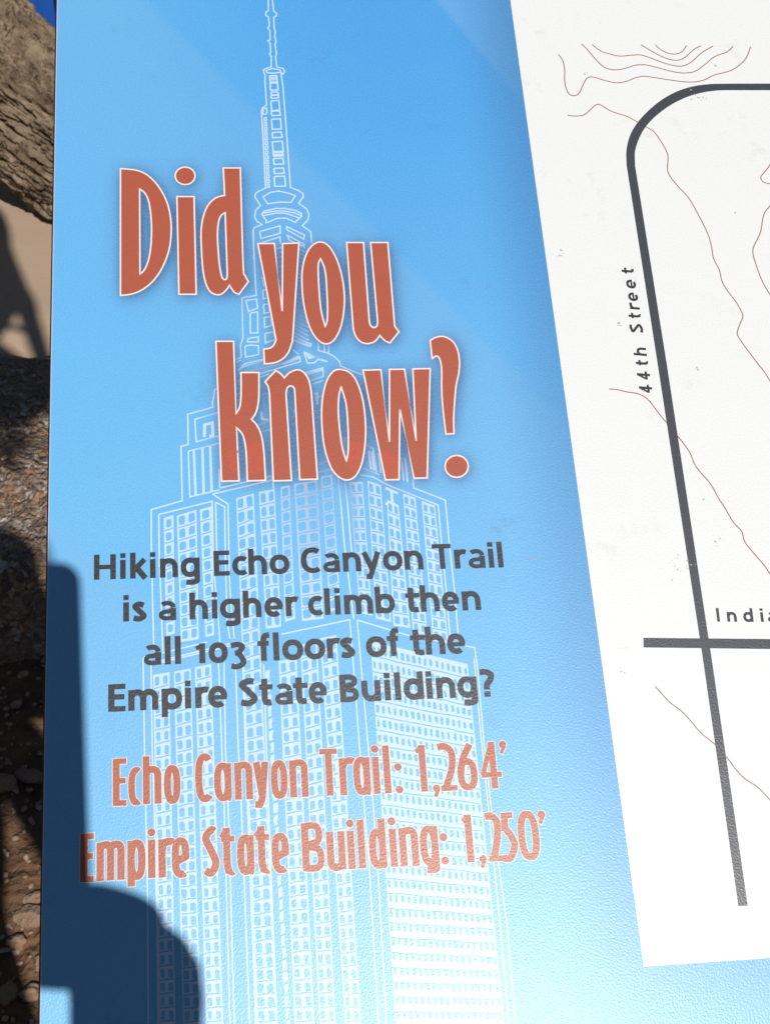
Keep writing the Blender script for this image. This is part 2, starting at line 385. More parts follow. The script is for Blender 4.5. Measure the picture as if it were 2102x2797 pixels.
for p in ([(640,370),(620,380),(612,440),(598,500),(605,540),(375,605),(380,880),(315,895),(325,1390),(45,1470),(45,1840)],
          [(650,590),(440,650),(452,855),(655,800)],[(600,1330),(1150,1200)],[(665,1275),(1135,1165)],[(600,1330),(740,1420),(752,1990)],
          [(630,1405),(710,1445),(718,1990)],[(628,1405),(642,1990)],[(112,1515),(597,1395),(607,1990)],[(112,1515),(118,1990)],
          [(380,940),(395,1355),(660,1290)],[(380,940),(655,868)],[(665,1275),(660,1100)],
          [(820,130),(860,110)],[(830,215),(880,170),(1080,110)],[(850,230),(1200,150)],[(1030,270),(1110,240)],[(1030,360),(1120,330)],[(1035,430),(1110,415)],[(815,430),(870,405)],[(815,480),(865,470)],[(830,340),(838,300),(850,290),(852,340)],
          [(1020,700),(1130,665)],[(1050,765),(1130,740)],[(1510,330),(1600,300)],[(1510,470),(1590,440)],[(1520,580),(1590,560)],[(1530,640),(1590,625)],[(1560,1060),(1662,1030)],[(1560,1135),(1662,1105)],[(1290,640),(1350,620)],[(1300,700),(1350,690)],[(1310,1130),(1390,1105)],[(1140,1165),(1155,1280)]):
    bl.line(D(p), 4.0)
bl.line(D([(525,810),(528,700),(598,682),(604,800),(570,804)]), 8)
bl.line(D([(1040,580),(1050,650),(1110,655)]), 7); bl.line(D([(1520,420),(1545,415),(1548,520)]), 8)
bl.line(D([(1340,560),(1345,600)]), 7)
for a, b in ((430, 447), (508, 520), (578, 592)): fl.poly([on_panel(*q) for q in D([(a - 11, 925 - (a - 430) * .25), (a + 11, 920 - (a - 430) * .25), (b + 12, 1338 - (a - 430) * .25), (b - 12, 1342 - (a - 430) * .25)])])
K = cr(850, 1150, 3.324)
for p in ([(920,530),(930,610),(1215,720),(1250,1110),(1300,1560),(1330,1930)],[(440,490),(560,510),(700,585),(1150,765),(1178,1085),(1225,1560),(1255,1940)],[(240,500),(270,780),(300,1130),(385,1800)],[(302,530),(330,780),(365,1190)],
          [(490,45),(560,75)],[(470,430),(620,490)],[(500,225),(560,250),(590,470)],[(70,380),(190,350)],[(70,465),(190,440)]): bl.line(K(p), 4.0)
for x in (520, 548, 610, 815, 850): bl.line(K([(x, 270 + (x - 520) * .2), (x + 22, 440 + (x - 520) * .35)]), 6)
fl.poly([on_panel(*q) for q in K([(270,140),(320,150),(330,290),(300,300)])])
# lower outlines, photo pixels
for p in ([(443,1784),(566,1754)],[(440,1805),(645,1754)],[(768,1733),(955,1693),(973,1925),(982,2051),(992,2179),(1008,2367),(1033,2797),(1035,2830)],
          [(975,1694),(995,1925),(1006,2051),(1017,2179),(1032,2385),(1055,2797),(1057,2830)],[(975,1694),(1121,1738),(1295,1769),(1304,1831),(1320,2022),(1345,2246),(1384,2529),(1407,2797),(1409,2830)],
          [(413,1440),(417,1640),(420,1760)],[(436,1540),(440,1640),(445,1780)],[(582,1540),(592,1640),(602,1770)],[(625,1540),(630,1640),(640,1745)],[(616,1540),(620,1700),(628,1745)],
          [(391,1802),(395,2049),(397,2150),(404,2475),(405,2830)],[(413,1817),(416,2049),(420,2150),(428,2475),(433,2830)],
          [(597,1811),(606,2049),(612,2200),(628,2797),(629,2830)],[(612,1811),(616,2049),(625,2250),(640,2797),(641,2830)],[(643,1811),(651,2049),(657,2150),(682,2797),(684,2830)],
          [(663,1811),(670,2049),(678,2250),(700,2830)],[(720,1815),(728,2049),(735,2250),(757,2830)],
          [(1294,1800),(1310,1985),(1330,2180),(1362,2500),(1392,2830)]): bl.line(p, 3.6)
bl.line([(390.6,1802),(395,1795),(440,1784)], 3.6); bl.line([(413,1817),(645,1760)], 3.4)
for k in range(30):                       # ragged pale strip
    y = 1830 + k * 33; x = 731 + (y - 1830) * .057
    fl.poly([on_panel(*q) for q in [(x - 5, y + 3), (x + 6, y - 1), (x + 7 + random.uniform(-4, 3), y + 18), (x + 5, y + 26), (x - 4, y + 30), (x - 6 + random.uniform(-2, 5), y + 15)]])
def lerp2(q, u, v):
    tl, tr, br, bl_ = [np.array(p, float) for p in q]
    return (tl * (1 - u) + tr * u) * (1 - v) + (bl_ * (1 - u) + br * u) * v
def column(q, pitch, ncol, win=.62, hwin=.58, seam=True, jit=1.0, frame=True):
    """a pale window column: fill, blue openings, thin blue seam under each storey"""
    top = np.array(q[0]); botp = np.array(q[3]); rows = max(1, round(np.linalg.norm(botp - top) / pitch))
    fl.poly([on_panel(*p) for p in q])
    for r in range(rows):
        v0, v1 = r / rows, (r + 1) / rows
        for c in range(ncol):
            m = .5 * (1 - win)
            u0, u1 = (c + m) / ncol, (c + 1 - m) / ncol
            a, b = v0 + (v1 - v0) * (.82 - hwin), v0 + (v1 - v0) * .82
            j = lambda: np.array([random.uniform(-jit, jit), random.uniform(-jit, jit)])
            P = [lerp2(q, u0, a) + j(), lerp2(q, u1, a) + j(), lerp2(q, u1, b) + j(), lerp2(q, u0, b) + j()]
            ctr = sum(P) / 4; R8 = []
            for i in range(4):             # clipped corners
                R8 += [P[i] * .86 + P[i - 1] * .14, P[i] * .82 + P[(i + 1) % 4] * .18]
            sl.poly([on_panel(*p) for p in R8])
        if seam and r < rows - 1:
            a, b = lerp2(q, .06, v1), lerp2(q, .95, v1 - .004)
            sl.ribbon([on_panel(*(a + np.array([0, random.uniform(-1, 1)]))), on_panel(*(.5 * (a + b) + np.array([0, random.uniform(-1.5, 1.5)]))), on_panel(*b)], 3.2 * PPM)
E5 = 2830
column([(447,1415),(474,1407),(478,1731),(454,1737)], 35, 1, .52, .60)
column([(483,1409),(537,1392),(543,1746),(494,1754)], 35, 2, .62, .66)
column([(546,1392),(578,1383),(585,1735),(561,1741)], 34, 1, .58, .66)
column([(645,1361),(693,1348),(758,E5),(703,E5)], 36.5, 2, .64, .68)
column([(707,1344),(750,1336),(768,1712),(726,1718)], 36, 2, .60, .66)
column([(766,1331),(791,1326),(806,1690),(778,1700)], 35, 1, .66, .66)
column([(803,1322),(866,1312),(884,1690),(825,1697)], 35, 2, .68, .68)
column([(876,1303),(907,1297),(930,1662),(900,1672)], 35, 1, .72, .70)
column([(954,1318),(990,1316),(1016,1682),(982,1676)], 33, 2, .56, .62)
column([(1003,1313),(1040,1325),(1068,1700),(1026,1690)], 33, 2, .60, .64)
column([(1056,1365),(1088,1380),(1120,1716),(1074,1709)], 33, 2, .58, .60)
column([(1100,1348),(1134,1360),(1167,1736),(1127,1727)], 33, 2, .58, .62)
column([(1151,1369),(1187,1381),(1224,1757),(1182,1749)], 33, 2, .58, .62)
for y in (1338, 1380): bl.line([(1052, y - 5), (1086, y + 10)], 7); 
bl.line([(1068,1340),(1072,1385)], 8)
column([(418,1844),(463,1836),(480,E5),(436,E5)], 37.5, 2, .52, .62)
column([(475,1835),(521,1826),(550,E5),(501,E5)], 37.5, 2, .62, .66)
column([(532,1823),(577,1814),(611,E5),(564,E5)], 37.5, 2, .52, .62)
column([(761,1806),(810,1798),(860,E5),(806,E5)], 38, 2, .56, .62)
column([(820,1762),(866,1752),(918,E5),(874,E5)], 38, 2, .60, .62)
column([(874,1744),(919,1735),(988,E5),(944,E5)], 38, 2, .56, .62)
q = [(1011,1752),(1276,1814),(1380,E5),(1082,E5)]
column(q, 40.5, 17, .50, .50, seam=False, jit=1.6)
for r in range(26):
    v = (r + 1) / 26.6
    a, b = lerp2(q, 0, v), lerp2(q, .99, v)
    P = [a + (b - a) * k / 8 + np.array([0, random.uniform(-1.6, 1.6)]) for k in range(9)]
    sl.ribbon([on_panel(*p) for p in P], 3.0 * PPM)
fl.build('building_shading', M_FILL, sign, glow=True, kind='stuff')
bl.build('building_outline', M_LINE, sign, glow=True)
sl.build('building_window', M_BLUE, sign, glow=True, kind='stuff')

# ---- title letters
for ch, loops in LETTERS:
    PL = [[on_panel(*p) for p in lp] for lp in loops]
    s = Sheet(2.1e-4); s.fill(PL, z=2.1e-4); lt = s.build('letter', M_ORANGE, sign)
    s = Sheet(2.3e-4)
    for lp in PL: s.ribbon(lp, 4.4 * PPM, True)
    s.build('letter_border', M_CREAM, lt)
gs = Sheet(2.2e-4)
for p in ([(165,745),(200,722),(218,735),(222,850),(190,870),(168,840)], [(282,710),(320,688),(360,690),(372,760),(372,850),(330,870),(290,872),(278,800)],
          [(893,680),(983,686),(983,740),(960,820),(938,880),(900,860),(888,800)], [(1082,742),(1194,762),(1190,905),(1118,905)]):
    gs.poly([on_panel(*q_) for q_ in c8(p)])
gs.build('window_glow_print', M_GHOST, sign, kind='stuff')
gl = Sheet(2.26e-4)
for k in range(26):
    x, y = random.choice([(200, 790), (325, 780), (935, 760), (1150, 830)])
    x += random.uniform(-22, 22); y += random.uniform(-60, 50)
    gl.line(c8([(x, y), (x + random.uniform(-5, 5), y + random.uniform(12, 34))]), 2.4)
gl.build('window_streaks', M_ORANGE, sign, kind='stuff')

# ---- small lettering: stroke glyphs
def sarc(cx, cy, rx, ry, a0, a1, n=14, ex=2.25):
    out = []
    for a in np.radians(np.linspace(a0, a1, n)):
        c, s = math.cos(a), math.sin(a)
        out.append((cx + rx * math.copysign(abs(c) ** (2 / ex), c), cy + ry * math.copysign(abs(s) ** (2 / ex), s)))
    return out
def glyph(ch, Wd, t, xh, cap, asc, desc, cond):
    l, r, m = t / 2, Wd - t / 2, Wd / 2
    th = t * (.86 if not cond else .8); o = th / 2
    rx = (Wd - t) / 2; ry = (xh - th) / 2; ex = 2.6 if cond else 2.25
    st = lambda x, a, b, k=t: ([(x, a), (x, b)], k)
    br = lambda y, a, b, k=th: ([(a, y), (b, y)], k)
    A_ = lambda cx, cy, a, b, a0, a1, n=14: sarc(cx, cy, a, b, a0, a1, n, ex)
    dot = lambda x, y: ([(x - t * .5, y), (x + t * .5, y)], t * .92) if not cond else ([(x, y)], -t * .62)
    G = []
    if ch == 'o': G = [(A_(m, xh / 2, rx, ry, 0, 360, 28), t, 1)]
    elif ch in 'nhm':
        G = [st(l, 0, xh if ch != 'h' else asc)]
        cols = [(l, r)] if ch != 'm' else [(l, m), (m, r)]
        for a, b in cols:
            hx = (b - a) / 2; hy = min(hx * 1.15, xh * .42)
            G.append(([(a, xh - o - hy)] + A_((a + b) / 2, xh - o - hy, hx, hy, 180, 0) + [(b, 0)], t))
    elif ch == 'u':
        hx = rx; hy = min(hx * 1.15, xh * .42)
        G = [st(r, 0, xh), ([(l, xh)] + A_(m, o + hy, hx, hy, 180, 360) + [(r, xh * .5)], t)]
    elif ch == 'r':
        G = [st(l, 0, xh), (A_(l + (Wd - l) * .72, xh - o - xh * .34, (Wd - l) * .72, xh * .34, 180, 62), t)]
    elif ch == 'a':
        if cond:
            G = [st(r, xh * .1, xh), (A_(m, xh / 2, rx, ry, 0, 360, 28), t, 1), ([(r, xh * .25), (r + t * .05, t * .35), (r + t * .45, t * .25)], t * .8)]
        else:
            G = [st(r, 0, xh * .64), (A_(m, xh * .66, rx, xh * .34 - o * .9, 0, 142, 12), t * .86),
                 ([(r, xh * .55)] + A_(m, xh * .275, rx, xh * .275 - o * .8, 80, 290, 16) + [(r, xh * .12)], t * .80)]
    elif ch in 'bp':
        G = [st(l, 0 if ch == 'b' else -desc, asc if ch == 'b' else xh), (A_(m, xh / 2, rx, ry, 0, 360, 28), t, 1)]
    elif ch in 'dg':
        G = [st(r, 0, asc) if ch == 'd' else ([(r, xh), (r, -desc * .45)] + A_(m, -desc * .45, rx, desc * .55 - o, 0, -125, 10), t), (A_(m, xh / 2, rx, ry, 0, 360, 28), t, 1)]
        if ch == 'd' and cond: G.append(([(r, xh * .25), (r + t * .05, t * .35), (r + t * .45, t * .25)], t * .8))
    elif ch == 'e':
        if cond: G = [([(l + t * .2, xh * .40), (r, xh * .52)] + A_(m, xh * .60, rx, xh * .40 - o, 0, 180, 14) + A_(m + t * .1, xh * .40, rx + t * .1, xh * .40 - o, 180, 300, 10), t)]
        else: G = [(A_(m, xh / 2, rx, ry, 0, 312, 24), t), br(xh * .47, l, r + t * .45, th * .85)]
    elif ch == 'c': G = [(A_(l + (Wd - l) * .53, xh / 2, (Wd - l) * .53, ry, 66 if cond else 52, 294 if cond else 308, 20), t * .95)]
    elif ch == 's':
        G = [(catmull([(r, xh - o - xh * .06), (m, xh - o), (l + t * .1, xh * .76), (m, xh * .53), (r, xh * .27), (m, o), (l - t * .2, o + xh * .05)], False, 6), t)]
    elif ch == 't':
        x = l + (r - l) * .33
        top = xh * 1.28 if not cond else xh * 1.22
        G = [([(x, top), (x, xh * .28), (x + t * .18, o + xh * .04), (x + t * .75, o), (r + t * .2, o + xh * .02)], t), br(xh - o, 0, Wd)]
        if cond: G.append(([(x - t * .9, xh * .97), (x, xh * 1.18)], t * .6))
    elif ch == 'f':
        x = l + (r - l) * .42
        G = [([(x, 0), (x, asc * .72)] + catmull([(x, asc * .72), (x + t * .25, asc - o * 1.4), (r + t * .3, asc - o)], False, 5), t), br(xh - o, 0, Wd * .86)]
    elif ch == 'i': G = [st(m, 0, xh), dot(m, asc - t * .5)]
    elif ch == 'l': G = [st(m, 0, asc)]
    elif ch == 'I': G = [st(m, 0, cap)]
    elif ch == 'k': G = [st(l, 0, asc), ([(l + t * .2, xh * .42), (r - t * .1, xh * 1.0)], t), ([(l + t * .75, xh * .55), (r + t * .05, 0)], t * 1.08)]
    elif ch == 'y': G = [([(l, xh), (m + t * .1, xh * .06)], t), ([(r, xh), (m + t * .05, 0), (m - t * .35, -desc * .7), (m - t * 1.1, -desc + o)], t)]
    elif ch == 'H': G = [st(l, 0, cap), st(r, 0, cap), br(cap * .5, l, r)]
    elif ch == 'E': G = [st(l, 0, cap), br(o, l, Wd), br(cap - o, l, Wd), br(cap * .53, l, Wd * .94)]
    elif ch == 'T': G = [st(m, 0, cap), br(cap - o, 0, Wd)]
    elif ch == 'C': G = [(A_(m + rx * .18, cap / 2, rx * 1.18, (cap - th) / 2, 52, 308, 24), t)]
    elif ch == 'S': G = [(catmull([(r - t * .1, cap - o - cap * .03), (m + t * .1, cap - o), (l, cap * .78), (m, cap * .53), (r, cap * .26), (m, o), (l - t * .2, o + cap * .05)], False, 6), t)]
    elif ch == 'B': G = [st(l, 0, cap), ([(l, cap - o)] + A_(m, cap * .76, rx * .85, cap * .24 - o, 90, -90, 10) + [(l, cap * .52)], t * .92), ([(l, cap * .52)] + A_(m, cap * .27, rx, cap * .27 - o, 90, -90, 10) + [(l, o)], t * .92)]
    elif ch == '0': G = [(A_(m, (cap if cond else xh) / 2, rx, ((cap if cond else xh) - th) / 2, 0, 360, 28), t, 1)]
    elif ch == '1':
        h = cap if cond else xh
        G = [st(r - t * .1, 0, h), ([(r, h - t * .3), (l - t * .2, h * (.86 if cond else .74))], t * .7)]
    elif ch == '3':
        d = desc
        G = [(catmull([(l - t * .2, xh - o - xh * .05), (m, xh - o), (r - t * .15, xh * .74), (m, xh * .42)], False, 6), t * .95), (catmull([(l + t * .5, xh * .42), (m + t * .2, xh * .42), (r, -d * .02), (m, -d + o), (l - t * .2, -d + o + xh * .04)], False, 6), t * .95)]
    elif ch == '2': G = [(catmull([(l - t * .1, cap * .93), (m, cap - o), (r, cap * .80), (r - t * .2, cap * .45), (l + t * .7, t * .4)], False, 7), t), br(o, l, Wd)]
    elif ch == '6': G = [(A_(m, cap * .33, rx, cap * .33 - o, 0, 360, 26), t, 1), (catmull([(l + t * .05, cap * .36), (l + t * .5, cap * .66), (r - t * .3, cap * .97)], False, 6), t)]
    elif ch == '4': G = [st(r - t * .75, 0, cap), ([(r - t * .8, cap * .96), (l, cap * .30)], t * .75), br(cap * .30, l - t * .2, Wd)]
    elif ch == '5': G = [br(cap - o, l + t * .1, Wd - t * .4), ([(l + t * .45, cap), (l + t * .35, cap * .62)], t), (catmull([(l + t * .2, cap * .60), (m, cap * .60), (r, cap * .33), (m, o * 1.1), (l - t * .3, o)], False, 6), t)]
    elif ch == ':': G = [([(m, xh * .70)], -t * .62), ([(m, t * .5)], -t * .62)]
    elif ch == ',': G = [([(m, t * .45)], -t * .6), ([(m + t * .25, t * .3), (m - t * .25, -t * .9)], t * .55)]
    elif ch == "'": G = [([(m, cap - t * .5)], -t * .6), ([(m + t * .3, cap - t * .6), (m - t * .35, cap - t * 1.9)], t * .55)]
    elif ch == '?': G = [(catmull([(l - t * .1, cap * .90), (m, cap - o), (r, cap * .80), (r - t * .25, cap * .60), (m + t * .1, cap * .46), (m, cap * .26)], False, 6), t), ([(m - t * .52, t * .46), (m + t * .52, t * .46)], t * .92)]
    return G
VPY = np.array([240 * 2102 / 1662, -6900 * 2102 / 1662])
def text_line(name, items, base, xh, cap, asc, desc, t, m, cond=False, border=0, label=None, z0=1.9e-4):
    """items: (letter, left, right) in photo pixels; base: points of the baseline"""
    s = Sheet(z0); s2 = Sheet(z0 - 4.5e-5)
    bx, by = [p[0] for p in base], [p[1] for p in base]
    for ch, x0, x1 in items:
        if ch in 'il' or ch == 'I': tt = t
        xm = .5 * (x0 + x1)
        def place(px, py):
            X = x0 + px; Y = float(np.interp(X, bx, by))
            if X > bx[-1]: Y = by[-1] + (X - bx[-1]) * (by[-1] - by[-2]) / (bx[-1] - bx[-2])
            if X < bx[0]: Y = by[0] + (X - bx[0]) * (by[1] - by[0]) / (bx[1] - bx[0])
            d = VPY - np.array([X, Y]); d = d / np.linalg.norm(d)
            return on_panel(X + d[0] * py, Y + d[1] * py)
        for g in glyph(ch, x1 - x0, t, xh, cap, asc, desc, cond):
            pts, wd = g[0], g[1]
            if wd < 0:
                cx, cy = pts[0]; cyc = [place(cx - wd * math.cos(a), cy - wd * math.sin(a)) for a in np.linspace(0, 6.283, 15)[:-1]]
                s.poly(cyc)
                if border: s2.poly([place(cx + (border - wd) * math.cos(a), cy + (border - wd) * math.sin(a)) for a in np.linspace(0, 6.283, 15)[:-1]])
                continue
            P = [place(*p) for p in pts]
            s.ribbon(P, wd * PPM * 1.0, len(g) > 2)
            if border:
                if len(g) == 2:
                    a, b = P[0] - P[1], P[-1] - P[-2]
                    P = [P[0] + a / np.linalg.norm(a) * border * PPM] + P + [P[-1] + b / np.linalg.norm(b) * border * PPM]
                s2.ribbon(P, (wd + 2 * border) * PPM, len(g) > 2)
    o = s.build(name, m, sign)
    if label: o['label'] = label
    if border: s2.build('text_border', M_CREAM, o)
    return o
def conv(x0, f, s): return [(c, x0 + a / f, x0 + b / f) for c, a, b in s]
k1 = conv(240, 2.77, [('H',48,212),('i',243,290),('k',322,455),('i',469,517),('n',548,682),('g',705,848),('E',955,1075),('c',1095,1210),('h',1218,1357),('o',1378,1527)]) + \
     conv(800, 2.77, [('C',65,222),('a',228,357),('n',382,518),('y',525,670),('o',685,832),('n',848,988),('T',1062,1205),('r',1227,1310),('a',1328,1457),('i',1474,1534),('l',1546,1602)])
text_line('text_line', k1, [(257,1584.5),(585,1574),(826,1566),(1100,1557.5),(1377,1550.5)], 52, 68.5, 71, 21, 14.4, M_DARK)
k2 = conv(240, 2.77, [('i',266,316),('s',335,445),('a',535,668),('h',772,910),('i',938,985),('g',1003,1155),('h',1178,1315),('e',1340,1478),('r',1500,1585)]) + \
     conv(800, 2.77, [('c',118,232),('l',240,290),('i',315,369),('m',392,608),('b',628,775),('t',857,965),('h',970,1112),('e',1132,1262),('n',1285,1423)])
text_line('text_line', k2, [(344.7,1698.5),(540,1692),(790,1683.5),(1020,1676.5),(1310,1667)], 52.5, 70, 73, 21, 14.8, M_DARK)
k3 = conv(240, 2.77, [('a',422,555),('l',583,630),('l',660,707),('1',808,893),('0',917,1060),('3',1073,1200),('f',1287,1388),('l',1405,1452),('o',1475,1632)]) + \
     conv(800, 2.77, [('o',92,247),('r',262,352),('s',358,473),('o',558,712),('f',718,817),('t',893,1007),('h',1010,1155),('e',1172,1308)])
text_line('text_line', k3, [(400,1817.5),(660,1808.5),(900,1799),(1208,1787.5)], 54.5, 72, 77, 19, 15.3, M_DARK)
k4 = conv(200, 2.77, [('E',268,397),('m',420,643),('p',672,825),('i',846,896),('r',927,1017),('e',1025,1167),('S',1260,1397),('t',1410,1513)]) + [('a',751,800)] + \
     conv(800, 2.77, [('t',5,118),('e',125,260),('B',360,503),('u',525,667),('i',693,747),('l',772,824),('d',843,993),('i',1008,1066),('n',1090,1232),('g',1250,1397),('?',1410,1533)])
text_line('text_line', k4, [(319,1943.9),(620,1931),(955,1917.7),(1338,1903.2)], 56.5, 74.5, 76, 21, 15.8, M_DARK)
o1 = conv(200, 2.77, [('E',303,405),('c',420,515),('h',532,667),('o',692,812),('C',930,1057),('a',1072,1200),('n',1228,1360),('y',1370,1485),('o',1503,1625)]) + [('n',794,843)] + \
     conv(800, 2.77, [('T',215,350),('r',362,462),('a',467,592),('i',605,672),('l',690,752),(':',775,837),('1',935,1024),(',',1058,1115),('2',1098,1245),('6',1255,1403),('4',1420,1588),("'",1590,1640)])
text_line('figure_line', o1, [(328,2201),(560,2189),(907,2174),(1163,2163),(1358,2154)], 101, 128, 131, 22, 17.2, M_ORANGE2, True, 1.6)
o2 = conv(200, 2.77, [('E',57,157),('m',180,388),('p',415,547),('i',567,625),('r',650,750),('e',752,880),('S',985,1108),('t',1125,1228),('a',1247,1372),('t',1390,1492),('e',1510,1637)]) + \
     [('B',828,888),('u',896,945)] + conv(900, 2.77, [('i',138,206),('l',216,285),('d',310,436),('i',458,524),('n',540,680),('g',697,832),(':',843,907),('1',1015,1100),(',',1130,1190)]) + \
     conv(900, 2.518, [('2',1075,1196),('5',1186,1303),('0',1312,1455),("'",1460,1512)])
text_line('figure_line', o2, [(236,2409),(415,2399),(578,2391.5),(930,2376),(1120,2366.5),(1285,2356),(1450,2348)], 105, 131, 134, 20, 18, M_ORANGE2, True, 1.6)

# ---- map: contour lines, roads, street names
c7b, c8b, c9b = cr(1350, 0, 2.21), cr(1350, 900, 2.21), cr(1350, 1797, 2.21)
cz = cr(1650, 350, 3.403)
CONT = [c7b([(383,328),(410,365),(422,420),(422,480),(430,530),(450,568),(480,578),(510,562),(535,510),(560,470),(600,466),(660,485),(730,500),(790,493),(850,470),(900,461),(960,468),(1050,482),(1170,496),(1255,486),(1320,455),(1420,428),(1480,390),(1520,345),(1543,282)]),
        c7b([(523,266),(560,300),(620,370),(665,408),(720,422),(780,415),(850,394),(910,392),(980,408),(1080,434),(1150,441),(1210,430),(1265,392),(1330,340),(1400,315),(1438,280)]),
        c7b([(587,268),(640,308),(700,328),(755,339),(820,334),(880,332),(940,350),(1020,380),(1090,398),(1140,397),(1190,372),(1250,318),(1318,278)]),
        c7b([(882,270),(940,305),(1000,338),(1060,360),(1110,363),(1150,345),(1200,300),(1245,276)]),
        c7b([(967,270),(1000,298),(1050,323),(1095,326),(1130,312),(1157,276)]),
        c7b([(440,697),(490,701),(540,693),(580,660),(610,634),(640,634),(700,670),(800,704),(852,732),(905,762),(960,795),(1000,850),(1035,910),(1046,955),(1042,1020),(1058,1065),(1110,1130),(1170,1195),(1230,1300),(1285,1410),(1308,1490),(1320,1560),(1355,1630),(1370,1695),(1400,1750),(1450,1815),(1480,1865),(1497,1910),(1478,1960),(1463,2010),(1480,2050),(1545,2140),(1590,2200)]) + c8b([(1630,262),(1690,360)]),
        c8b([(690,360),(740,364),(800,378),(850,385),(900,405),(940,440),(1000,520),(1040,566),(1110,652),(1175,740),(1215,830),(1300,930),(1345,1010),(1390,1080),(1440,1165),(1490,1220),(1510,1285),(1570,1360),(1630,1430),(1670,1490)]),
        c9b([(968,172),(1010,220),(1060,272),(1130,325),(1185,385),(1245,455),(1325,520),(1405,608),(1490,715),(1590,785),(1680,880)]),
        cz([(1560,290),(1530,350),(1490,405),(1455,445),(1452,470),(1470,498),(1510,513),(1570,525)]),
        cz([(1580,670),(1530,730),(1485,790),(1468,850),(1450,960),(1420,1030),(1390,1090),(1378,1130),(1380,1180),(1410,1280),(1450,1390),(1500,1490),(1570,1600)])]
for p in CONT:
    s = Sheet(4e-5); s.ribbon([on_panel(*q_) for q_ in catmull([x[:2] for x in p], False, 4)], 3.2 * PPM, z=4e-5); s.build('contour_line', M_BROWN, sign)
# gentle smoothing of the bend
ro = c7b([(1800,505),(1500,505),(1390,506),(1300,508),(1200,521),(1100,552),(1000,608),(905,690),(840,772),(806,850),(793,930),(796,1000)]) + [(1350 + 985 / 2.21, 2210 / 2.21)] + c9b([(1255,0),(1470,1500)])
ri = c7b([(1800,545),(1500,545),(1420,545),(1340,547),(1250,560),(1150,590),(1050,642),(962,710),(900,782),(862,860),(845,930),(847,1000)]) + [(1350 + 1040 / 2.21, 2210 / 2.21)] + c9b([(1308,0),(1527,1497)])
def road(a, b, z):
    nb = len(a); P, Q = [], []
    for i in range(nb - 1):
        n = 5 if i < 10 else 1
        for s_, D_ in ((a, P), (b, Q)):
            p0, p1, p2, p3 = [np.array(s_[max(0, min(nb - 1, i + k))]) for k in (-1, 0, 1, 2)]
            for j in range(n):
                t = j / n
                D_.append(p1 if n == 1 else .5 * ((2 * p1) + (-p0 + p2) * t + (2 * p0 - 5 * p1 + 4 * p2 - p3) * t * t + (-p0 + 3 * p1 - 3 * p2 + p3) * t ** 3))
    P.append(np.array(a[-1])); Q.append(np.array(b[-1]))
    s = Sheet(z)
    for i in range(len(P) - 1): s.poly([on_panel(*P[i]), on_panel(*Q[i]), on_panel(*Q[i + 1]), on_panel(*P[i + 1])], z)
    return s
road(ro, ri, 6e-5).build('map_road', M_ROAD, sign)
s = Sheet(7e-5); s.poly([on_panel(*p) for p in [(1756,1742.5),(2160,1746.5),(2160,1774),(1756.5,1769)]], 7e-5); s.build('map_road', M_ROAD, sign)
def street(items, base0, bdir, up, sc_x, xh, cap, t):
    s = Sheet(9e-5)
    for ch, a, b in items:
        for g in glyph(ch, b - a, t, xh, cap, cap, 0, False):
            P = [on_panel(*(np.array(base0) + bdir * (a + x) + up * y)) for x, y in g[0]]
            if g[1] < 0: continue
            s.ribbon(P, g[1] * PPM, len(g) > 2)
    return s
b0_, b1_ = np.array([1782., 1077.]), np.array([1729., 735.])
bd = (b1_ - b0_) / np.linalg.norm(b1_ - b0_); upv = np.array([-.995, -.08])
yy_ = lambda Y, off: (1077 - (off + Y / 2.21)) / abs(bd[1])
it = [('4', yy_(390, 900), yy_(336, 900)), ('4', yy_(310, 900), yy_(256, 900)), ('t', yy_(222, 900), yy_(189, 900)), ('h', yy_(163, 900), yy_(111, 900)), ('S', yy_(2014, 0), yy_(1956, 0)),
      ('t', yy_(1926, 0), yy_(1893, 0)), ('r', yy_(1872, 0), yy_(1834, 0)), ('e', yy_(1822, 0), yy_(1768, 0)), ('e', yy_(1746, 0), yy_(1690, 0)), ('t', yy_(1656, 0), yy_(1620, 0))]
street(it, b0_, bd, upv, 1, 26.5, 36, 7.6).build('street_name', M_TEXT, sign)
it = [('I', 0, 11), ('n', 29.7, 56), ('d', 74, 101), ('i', 120, 130), ('a', 140, 166)]
street(it, (1956, 1698.6), np.array([1, .006]), np.array([-.12, -.99]), 1, 27, 38, 7.8).build('street_name', M_TEXT, sign)

# ---- scuffs on the map and small dark specks
sc = Sheet(1.0e-4)
for (x, y, n, r) in ((1860,1540,16,40),(1960,1480,7,16),(1890,265,7,16),(1920,270,5,12),(1690,885,8,10),(1520,690,9,22),(1600,200,5,8),(1440,1530,10,40),(1955,180,4,6),(1905,1010,5,10),(1700,1835,4,8),(2005,580,2,4),(1920,1365,2,3)):
    for k in range(n):
        a, b = x + random.gauss(0, r * .5), y + random.gauss(0, r * .4); h = random.uniform(.8, 2.2)
        sc.poly([on_panel(a + h * random.uniform(.6, 2) * math.cos(q_), b + h * math.sin(q_)) for q_ in np.linspace(0, 6.28, 7)[:-1]])
for k in range(70):
    a, b = random.uniform(170, 1400), random.uniform(60, 2700); h = random.uniform(.6, 1.5)
    sc.poly([on_panel(a + h * math.cos(q_), b + h * math.sin(q_)) for q_ in np.linspace(0, 6.28, 7)[:-1]])
sc.build('dirt_specks', mat('dirt specks', (.42, .39, .36), .8), sign, kind='stuff')

